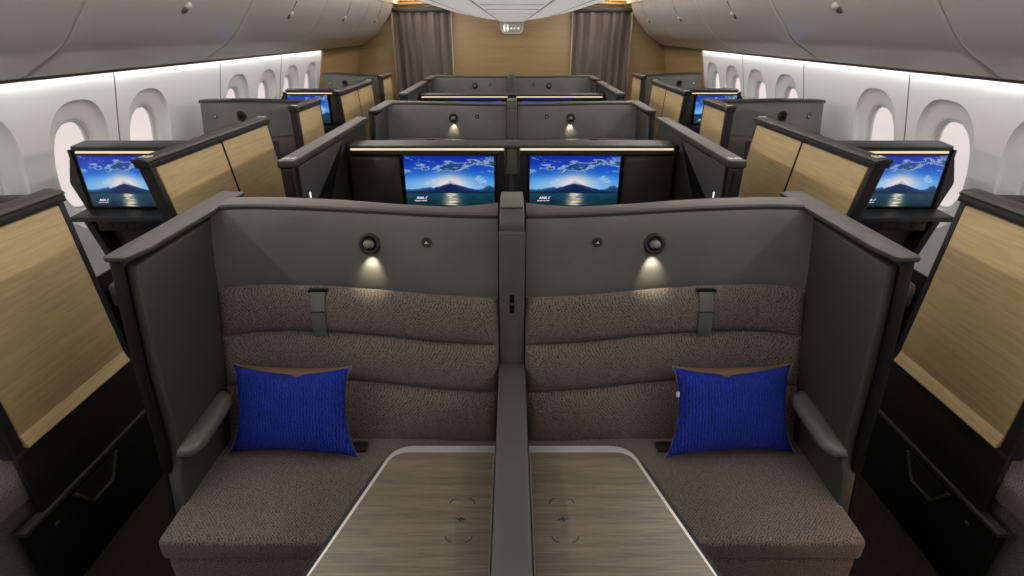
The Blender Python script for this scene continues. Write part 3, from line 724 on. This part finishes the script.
def monitor(K, xc, y, zc, W, lean=0, bez=.014, H=None):
    """screen facing the camera: bezel, lit picture, logo"""
    H = H or W * 9 / 16; s = K.s
    mt = Matrix.Translation((xc, y, zc)) @ Matrix.Rotation(R(lean), 4, 'X')
    def bz(bm):
        t = bmesh.new(); rbox(t, -W/2 - bez, W/2 + bez, .0, .03, -H/2 - bez * 1.2, H/2 + bez, .006, 3); t.transform(mt); join(bm, t)
    m = K.part('monitor', bz, M['dblack'])
    def child(name, me, mtx, ma=None):
        if ma: 
            me = me.copy(); me.materials.clear(); me.materials.append(ma)
        o = bpy.data.objects.new(name, me); C.objects.link(o); o.parent = m
        # m has mesh in kit coordinates with origin at kit loc
        c = Vector((xc * s, y, zc)) - K.loc
        o.matrix_local = Matrix.Translation(c) @ Matrix.Rotation(R(lean), 4, 'X') @ mtx
        return o
    p = child('screen_picture', PIC, Matrix.Translation((0, -.0015, 0)) @ Matrix.Diagonal((W, 1, H * 16 / 9, 1)))
    p['label'] = 'lit picture of a blue sky, snowy mountain and lake'
    k = W / .563
    up = Matrix.Rotation(R(90), 4, 'X')
    child('logo_letters', T_ANA, Matrix.Translation((-W/2 + .062 * k, -.003, -H/2 + .043 * k)) @ up @ Matrix.Scale(k, 4), M['logow'])
    child('logo_tagline', T_SUB, Matrix.Translation((-W/2 + .050 * k, -.003, -H/2 + .029 * k)) @ up @ Matrix.Scale(k * .8, 4), M['logow'])
    b = bmesh.new()
    prism(b, [(.0, 0), (.012, 0), (.030, .026), (.018, .026)], 'y', -.001, 0)
    sw = put('logo_swoosh', b, M['logob']); me = sw.data; bpy.data.objects.remove(sw)
    child('logo_swoosh', me, Matrix.Translation((-W/2 + .111 * k, -.003, -H/2 + .043 * k)) @ Matrix.Scale(k * .66, 4))
    b = bmesh.new(); prism(b, [(.012, 0), (.018, 0), (.036, .026), (.030, .026)], 'y', -.001, 0)
    sw = put('logo_stripe', b, M['logow']); me = sw.data; bpy.data.objects.remove(sw)
    child('logo_stripe', me, Matrix.Translation((-W/2 + .111 * k, -.003, -H/2 + .043 * k)) @ Matrix.Scale(k * .66, 4))
    return m

def center_console(s):
    side = 'left' if s < 0 else 'right'
    K = Kit('screen_console', 'dark centre console with large lit mountain screen, %s of the middle post' % side, 'screen console', (.53, 3.5, 0), s, 'centre screen consoles')
    yf = 3.40
    K.part('console_body', B(.05, 1.008, yf + .03, yf + .16, 0, 1.192, .004), M['black'])
    K.part('shelf', P(rpoly([(yf - .030, 1.196), (yf - .034, 1.206), (yf - .026, 1.212), (yf + .155, 1.212), (yf + .17, 1.205), (yf + .17, 1.19)], .004, 3), 'x', .045, 1.012, bev=.002), M['shelltop'])
    K.part('light_strip', B(.05, 1.0, yf - .020, yf - .010, 1.180, 1.192, .002), M['strip'], label='warm white light strip under the shelf')
    K.part('strip_housing', B(.05, 1.008, yf - .012, yf + .03, 1.156, 1.198, .002), M['shelltop'])
    ld = K.part('locker_door', P(rpoly([(.705, .70), (.705, 1.137), (1.006, 1.137), (1.006, .70)], [.0, .03, .004, 0], 6), 'y', yf - .035, yf + .03, bev=.005), M['brown'])
    K.part('door_trim', P([(.700, .70), (.700, 1.142), (1.006, 1.142), (1.006, 1.137), (.706, 1.137), (.706, .70)], 'y', yf - .038, yf - .02), M['frame'], ld)
    K.part('recess_panel', B(.05, .70, yf + .012, yf + .03, .70, 1.15, .002), M['black'])
    K.part('lower_panel', B(.05, 1.006, yf - .005, yf + .03, .0, .69, .004), M['black'])
    monitor(K, .394, yf - .018, .988, .563)
    return K
cc = {}
for s in (-1, 1):
    side = 'left' if s < 0 else 'right'
    K = center_console(s); cc[s] = K.root
    dup(K.root, (0, ROW - .03, 0), 'farther dark screen console showing only a sliver of blue screen, %s of the cabin middle' % side)
K = Kit('console_post', 'grey tapered post with pendant tab between the two large screens', 'post', (0, 3.4, 0), 1, 'posts between screen consoles')
K.part('post', B(-.042, .042, 3.41, 3.56, 0, 1.195, .004), M['black'])
K.part('post_top', B(-.044, .044, 3.368, 3.57, 1.192, 1.213, .004), M['shelltop'])
K.part('pendant_tab', P([(-.028, 1.188), (.028, 1.188), (.037, 1.035), (-.037, 1.035)], 'y', 3.372, 3.409, bev=.003), M['rail'])
K.part('cable_channel', B(-.016, .016, 3.395, 3.409, .60, 1.04, .002), M['frame'])
dup(K.root, (0, ROW - .03, 0), 'far grey post between the two half hidden screens')

# centre partitions along the aisles in the rows facing away ------------------------
def center_partition(s):
    side = 'left' if s < 0 else 'right'
    K = Kit('aisle_partition', 'low black partition with taupe cap along the %s aisle beside the large screens' % side, 'partition', (1.06, 3.2, 0), s, 'black centre partitions')
    K.part('partition_body', P(rpoly([(2.535, .02), (2.535, 1.27), (3.93, 1.27), (3.93, .02)], [0, .02, .02, 0], 4), 'x', 1.035, 1.092, bev=.005), M['black'])
    K.part('inner_panel', P([(2.58, .70), (2.58, .98), (3.34, 1.20), (3.34, 1.262), (2.58, 1.262)], 'x', 1.020, 1.036, bev=.003), M['frame'])
    K.part('partition_cap', P(rpoly([(1.012, 2.52), (1.098, 2.52), (1.098, 3.945), (1.012, 3.945)], .012, 4), 'z', 1.268, 1.302, bev=.006, seg=3), M['shelltop'])
    K.part('end_panel', B(1.045, 1.085, 2.524, 2.54, .30, 1.24, .004), M['dblack'])
    K.part('status_light', B(1.0165, 1.0205, 2.66, 2.672, 1.085, 1.115, .001), M['statlight'])
    K.part('seat_number_mark', lambda bm: [rbox(bm, 1.03 + .012 * i, 1.036 + .012 * i, 2.56 + .006 * (i % 2), 2.60 - .008 * (i % 3), 1.3015, 1.303, 0) for i in range(5)], M['mark'])
    return K
for s in (-1, 1):
    side = 'left' if s < 0 else 'right'
    K = center_partition(s)
    dup(K.root, (0, ROW + .05, 0), 'far small black partition along the %s aisle near the curtain' % side)

# ================================================================== SIDE SUITES
def mark(K, y, z, x=1.62):
    K.part('seat_number_mark', lambda bm: [rbox(bm, x + .014 * i, x + .007 + .014 * i, y + .004 * (i % 2), y + .05 - .008 * (i % 3), z, z + .0015, 0) for i in range(4)], M['mark'])
def side_panel(s, ya, yb, double, label, drawer=False, k=.08):
    K = Kit('suite_partition', label, 'partition', (1.64, (ya + yb) / 2, 0), s, 'oak faced partitions of the window suites')
    XI, XO = 1.612, 1.668
    def sh(*fs):
        def g(bm):
            for f in fs: f(bm)
            for v in bm.verts: v.co.y += k * (1.30 - max(.58, v.co.z)) * min(1, max(0, (v.co.y - ya) / .5) if not double else 1)
        return g
    K.part('partition_frame', sh(B(XI + .006, XO, ya, yb, .58, 1.298, .006), B(XI - .002, XI + .02, ya, ya + .035, .60, 1.30, .005), B(XI - .002, XI + .02, yb - .030, yb, .60, 1.30, .005), B(XI - .002, XI + .02, ya, yb, .575, .602, .005), B(1.600, 1.67, ya - .015, yb + .004, 1.297, 1.322, .004)), M['frame'])
    K.part('top_cap', sh(P(rpoly([(1.598, 1.322), (1.598, 1.330), (1.61, 1.338), (1.64, 1.343), (1.665, 1.341), (1.672, 1.335), (1.672, 1.322)], .003, 3), 'y', ya - .02, yb + .008, bev=.003)), M['shelltop'])
    ym = (ya + yb) / 2
    spans = [(ya + .036, yb - .031)] if not double else [(ya + .036, ym - .008), (ym + .008, yb - .031)]
    for a, b in spans:
        K.part('oak_panel', sh(B(XI - .004, XI + .012, a, b, .625, 1.290, .003)), M['oak'])
    if double: K.part('center_joint', sh(B(XI - .006, XI + .008, ym - .007, ym + .007, .60, 1.296, .001)), M['dblack'])
    K.part('oak_lip', sh(P([(XI - .003, .660), (XI - .008, .628), (XI - .016, .610), (XI - .016, .603), (XI + .01, .603), (XI + .01, .660)], 'y', ya + .036, yb - .031, bev=.002)), M['oak'], label='rounded oak lip along the bottom of the panel')
    K.part('lower_panel', sh(B(XI, XI + .022, ya, yb, .352, .578, .004)), M['black'])
    y_a = ya - .09 if drawer else ya
    K.part('ridge_trim', B(XI - .010, XI + .03, y_a, yb + .04, .334, .352, .004), M['frame'])
    cab = K.part('floor_cabinet', B(XI - .004, XI + .026, y_a, yb + .03, .0, .334, .004), M['dblack'])
    yc = (ya + yb) / 2 - .04
    h = K.part('pull_handle', P([(yc - .12, .315), (yc - .06, .215), (yc + .055, .215), (yc + .12, .315), (yc + .107, .315), (yc + .048, .226), (yc - .053, .226), (yc - .107, .315)], 'x', XI - .016, XI - .003, bev=.002), M['frame'], cab, label='recessed trapezoid pull handle')
    K.part('handle_well', P([(yc - .105, .314), (yc - .055, .228), (yc + .05, .228), (yc + .105, .314)], 'x', XI - .006, XI - .0035), M['black'], cab)
    K.part('lock_button', lambda bm: [(lambda t: (bmesh.ops.create_uvsphere(t, u_segments=14, v_segments=8, radius=1), t.transform(Matrix.Translation((XI - .005, ya + .02, .275)) @ Matrix.Diagonal((.004, .012, .010, 1))), join(bm, t)))(bmesh.new())], M['frame'], cab)
    for y_ in ([ya + .0] if not double else [ya + .0, yb - .06]):
        K.part('seat_number_mark', lambda bm: [rbox(bm, 1.612 + .012 * i, 1.618 + .012 * i, y_ + .004 * (i % 2), y_ + .045 - .008 * (i % 3), 1.340, 1.3445, 0) for i in range(4)], M['mark'])
    return K
def side_console(s):
    side = 'left' if s < 0 else 'right'
    K = Kit('screen_console', 'window suite console with lit mountain screen beside the large near window on the %s' % side, 'screen console', (2.0, 3.0, 0), s, 'window suite consoles')
    yf = 2.87
    K.part('console_back', P(rpoly([(1.70, .0), (1.70, 1.25), (2.36, 1.25), (2.41, 1.10), (2.36, .93), (2.22, .5), (2.10, .0)], [0, .01, .04, .05, .03, .0, 0], 5), 'y', yf + .03, yf + .09, bev=.005), M['frame'])
    K.part('shelf', P(rpoly([(2.29, yf - .04), (1.69, yf - .04), (1.69, yf + .14), (2.34, yf + .14)], [.03, .005, .005, .03], 5), 'z', 1.288, 1.308, bev=.005, seg=3), M['shelltop'])
    K.part('light_strip', B(1.70, 2.28, yf - .025, yf - .012, 1.270, 1.280, .002), M['strip2'], label='warm light strip under the shelf')
    K.part('strip_housing', B(1.70, 2.29, yf - .012, yf + .03, 1.256, 1.29, .002), M['shelltop'])
    monitor(K, 2.088, yf - .005, 1.120, .410, bez=.016, H=.281)
    K.part('side_panel', B(1.70, 1.855, yf - .002, yf + .03, .97, 1.25, .004), M['brown'])
    K.part('side_trim', B(2.312, 2.330, yf - .012, yf + .03, .965, 1.285, .004), M['frame'])
    K.part('lower_ledge', P(rpoly([(yf - .13, .93), (yf - .125, .955), (yf + .02, .965), (yf + .02, .925)], .004, 3), 'x', 1.70, 2.345, bev=.002), M['black'])
    pk = K.part('control_box', B(1.86, 2.24, yf - .09, yf + .02, .868, .924, .006), M['black'])
    for i in range(3): K.part('button', B(2.00 + .078 * i, 2.072 + .078 * i, yf - .094, yf - .088, .882, .912, .002), M['frame'], pk)
    K.part('brace', P([(2.30, .93), (2.34, .93), (2.16, .30), (2.12, .30)], 'y', yf - .06, yf + .03, bev=.003), M['black'])
    K.part('footwell_front', P([(1.70, .0), (1.70, .868), (2.26, .868), (2.14, .50), (2.05, .0)], 'y', yf + .015, yf + .03), M['brown'])
    K.part('footwell_side', B(2.40, 2.415, 2.15, yf + .5, .0, .56, .003), M['frame'])
    K.part('foot_cushion', B(1.70, 2.395, yf + .0, yf + .50, .34, .50, .03, seg=3), M['fabricd'])
    return K
def side_seat(s, near):
    """window suite seat facing the camera; first row position"""
    side = 'left' if s < 0 else 'right'
    K = Kit('suite_seat', 'tweed window seat partly cut off at the %s edge of the photo' % side, 'seat', (2.05, 1.2, 0), s, 'window seats facing the camera')
    yt = smooth_curve([1.70, 1.85, 2.1, 2.35, 2.46, 2.50], [1.42, 1.44, 1.45, 1.43, 1.39, 1.35])
    yb_ = smooth_curve([1.70, 2.1, 2.5], [1.20, 1.24, 1.16])
    zt = lambda u: 1.362 - .058 * max(0, (2.5 - u) / .8) ** 1.0
    sl = lambda u: .40 * (2.5 - u) / .8
    def yb(u, z): t = (z - .48) / .87; return yb_(u) * (1 - t) + yt(u) * t + sl(u)
    K.part('headboard', lambda bm: slab(bm, lambda u, v: (1.70 + .66 * u, yb(1.70 + .80 * u, 1.06 + .30 * v), 1.06 + (zt(1.70 + .80 * u) - 1.06) * v), 30, 8, (0, .03, 0)), M['leather'], smooth=60)
    SE = [.46, .68, .87, 1.06]
    def fab(bm):
        def f(u, v):
            q = v * 3; i = min(2, int(q)); t = q - i; z = SE[i] + (SE[i + 1] - SE[i]) * t; x = 1.70 + .65 * u
            return (x, yb(x, z) - .005 - .025 * max(0, (1 - abs(2 * t - 1) ** 3)) ** .6, z)
        slab(bm, f, 24, 36, (0, .05, 0))
    K.part('backrest', fab, M['fabricd'], smooth=75)
    K.part('shell', lambda bm: slab(bm, lambda u, v: (1.69 + .68 * u, yb(min(2.5, 1.70 + .80 * u), max(.48, 1.34 * v)) + .06, .02 + (zt(1.70 + .80 * u) - .03) * v), 24, 12, (0, .03, 0)), M['shell'], smooth=60)
    def rail(bm):
        sec = [(-.008, -.010), (-.006, .006), (.004, .012), (.085, .012), (.096, .0), (.090, -.02)]; V = []
        for i in range(33):
            u = 1.69 + .815 * i / 32; V.append([bm.verts.new((1.69 + .677 * i / 32, yt(min(2.5, u)) + sl(min(2.5, u)) + a, zt(min(2.5, u)) + b)) for a, b in sec])
        for i in range(32):
            for j in range(6): bm.faces.new((V[i][j], V[i + 1][j], V[i + 1][(j + 1) % 6], V[i][(j + 1) % 6]))
        bm.faces.new(V[0]); bm.faces.new(V[-1][::-1])
    K.part('top_rail', rail, M['shelltop'])
    K.part('seat_cushion', B(1.642, 2.42, .72, 1.60, .40, .50, .024, seg=4), M['fabricd'])
    K.part('seat_base', B(1.69, 2.38, .76, 1.60, .0, .395, .012), M['fabricd'])
    lx, lz = 2.155, 1.236; ly = yb(1.70 + (lx - 1.70) / .825, lz) - .006; tilt = Matrix.Rotation(R(-10), 4, 'X')
    lamp = K.part('reading_lamp', lambda bm: ring(bm, (lx, ly, lz), .030, .011, tilt=tilt, squash=1.3), M['frame'], smooth=60)
    K.part('lamp_head', lambda bm: [(lambda t: (bmesh.ops.create_uvsphere(t, u_segments=20, v_segments=12, radius=1), t.transform(Matrix.Translation((lx, ly - .004, lz)) @ Matrix.Diagonal((.024, .014, .024, 1))), join(bm, t)))(bmesh.new())], M['dblack'], lamp)
    bx, bz = 2.30, 1.25; by = yb(1.70 + (bx - 1.70) / .825, bz) - .006
    cb = K.part('call_button', lambda bm: ring(bm, (bx, by, bz), .014, .005), M['frame'], smooth=60)
    K.part('button_face', lambda bm: disc(bm, (bx, by - .004, bz), .009, 0, depth=.006, bev=.001), M['mark'], cb)
    K.part('shoulder_strap', lambda bm: slab(bm, lambda u, v: (1.92 + .055 * u, yb(1.97, .83 + .20 * v) - .046, .83 + .20 * v), 2, 8, (0, .006, 0)), M['black'])
    return K
for s in (-1, 1):
    side = 'left' if s < 0 else 'right'
    p1 = side_panel(s, 1.345, 1.885, False, 'large light oak partition in the near %s corner above black cabinet' % side, drawer=True)
    p2 = side_panel(s, 2.40, 3.69, True, 'double oak panel partition directly behind the near %s seat wing' % side, k=.26)
    dup(p1.root, (0, ROW - .06, 0), 'single oak panel partition on the %s, between the two double ones' % side)
    dup(p2.root, (0, ROW - .02, 0), 'far double oak panel partition along the %s aisle' % side)
    dup(p1.root, (0, 2 * ROW - .04, 0), 'farthest single oak partition at the %s, next to the bulkhead' % side)
    c = side_console(s)
    dup(c.root, (0, ROW, 0), 'farther window suite console with a lit strip, only a sliver of screen, on the %s' % side)
    t = side_seat(s, True)
    dup(t.root, (0, ROW, 0), 'grey shelled window seat with dark round lamp, behind the %s double oak partition' % side)
    dup(t.root, (0, 2 * ROW, 0), 'farthest grey window seat shell on the %s against the bulkhead' % side)
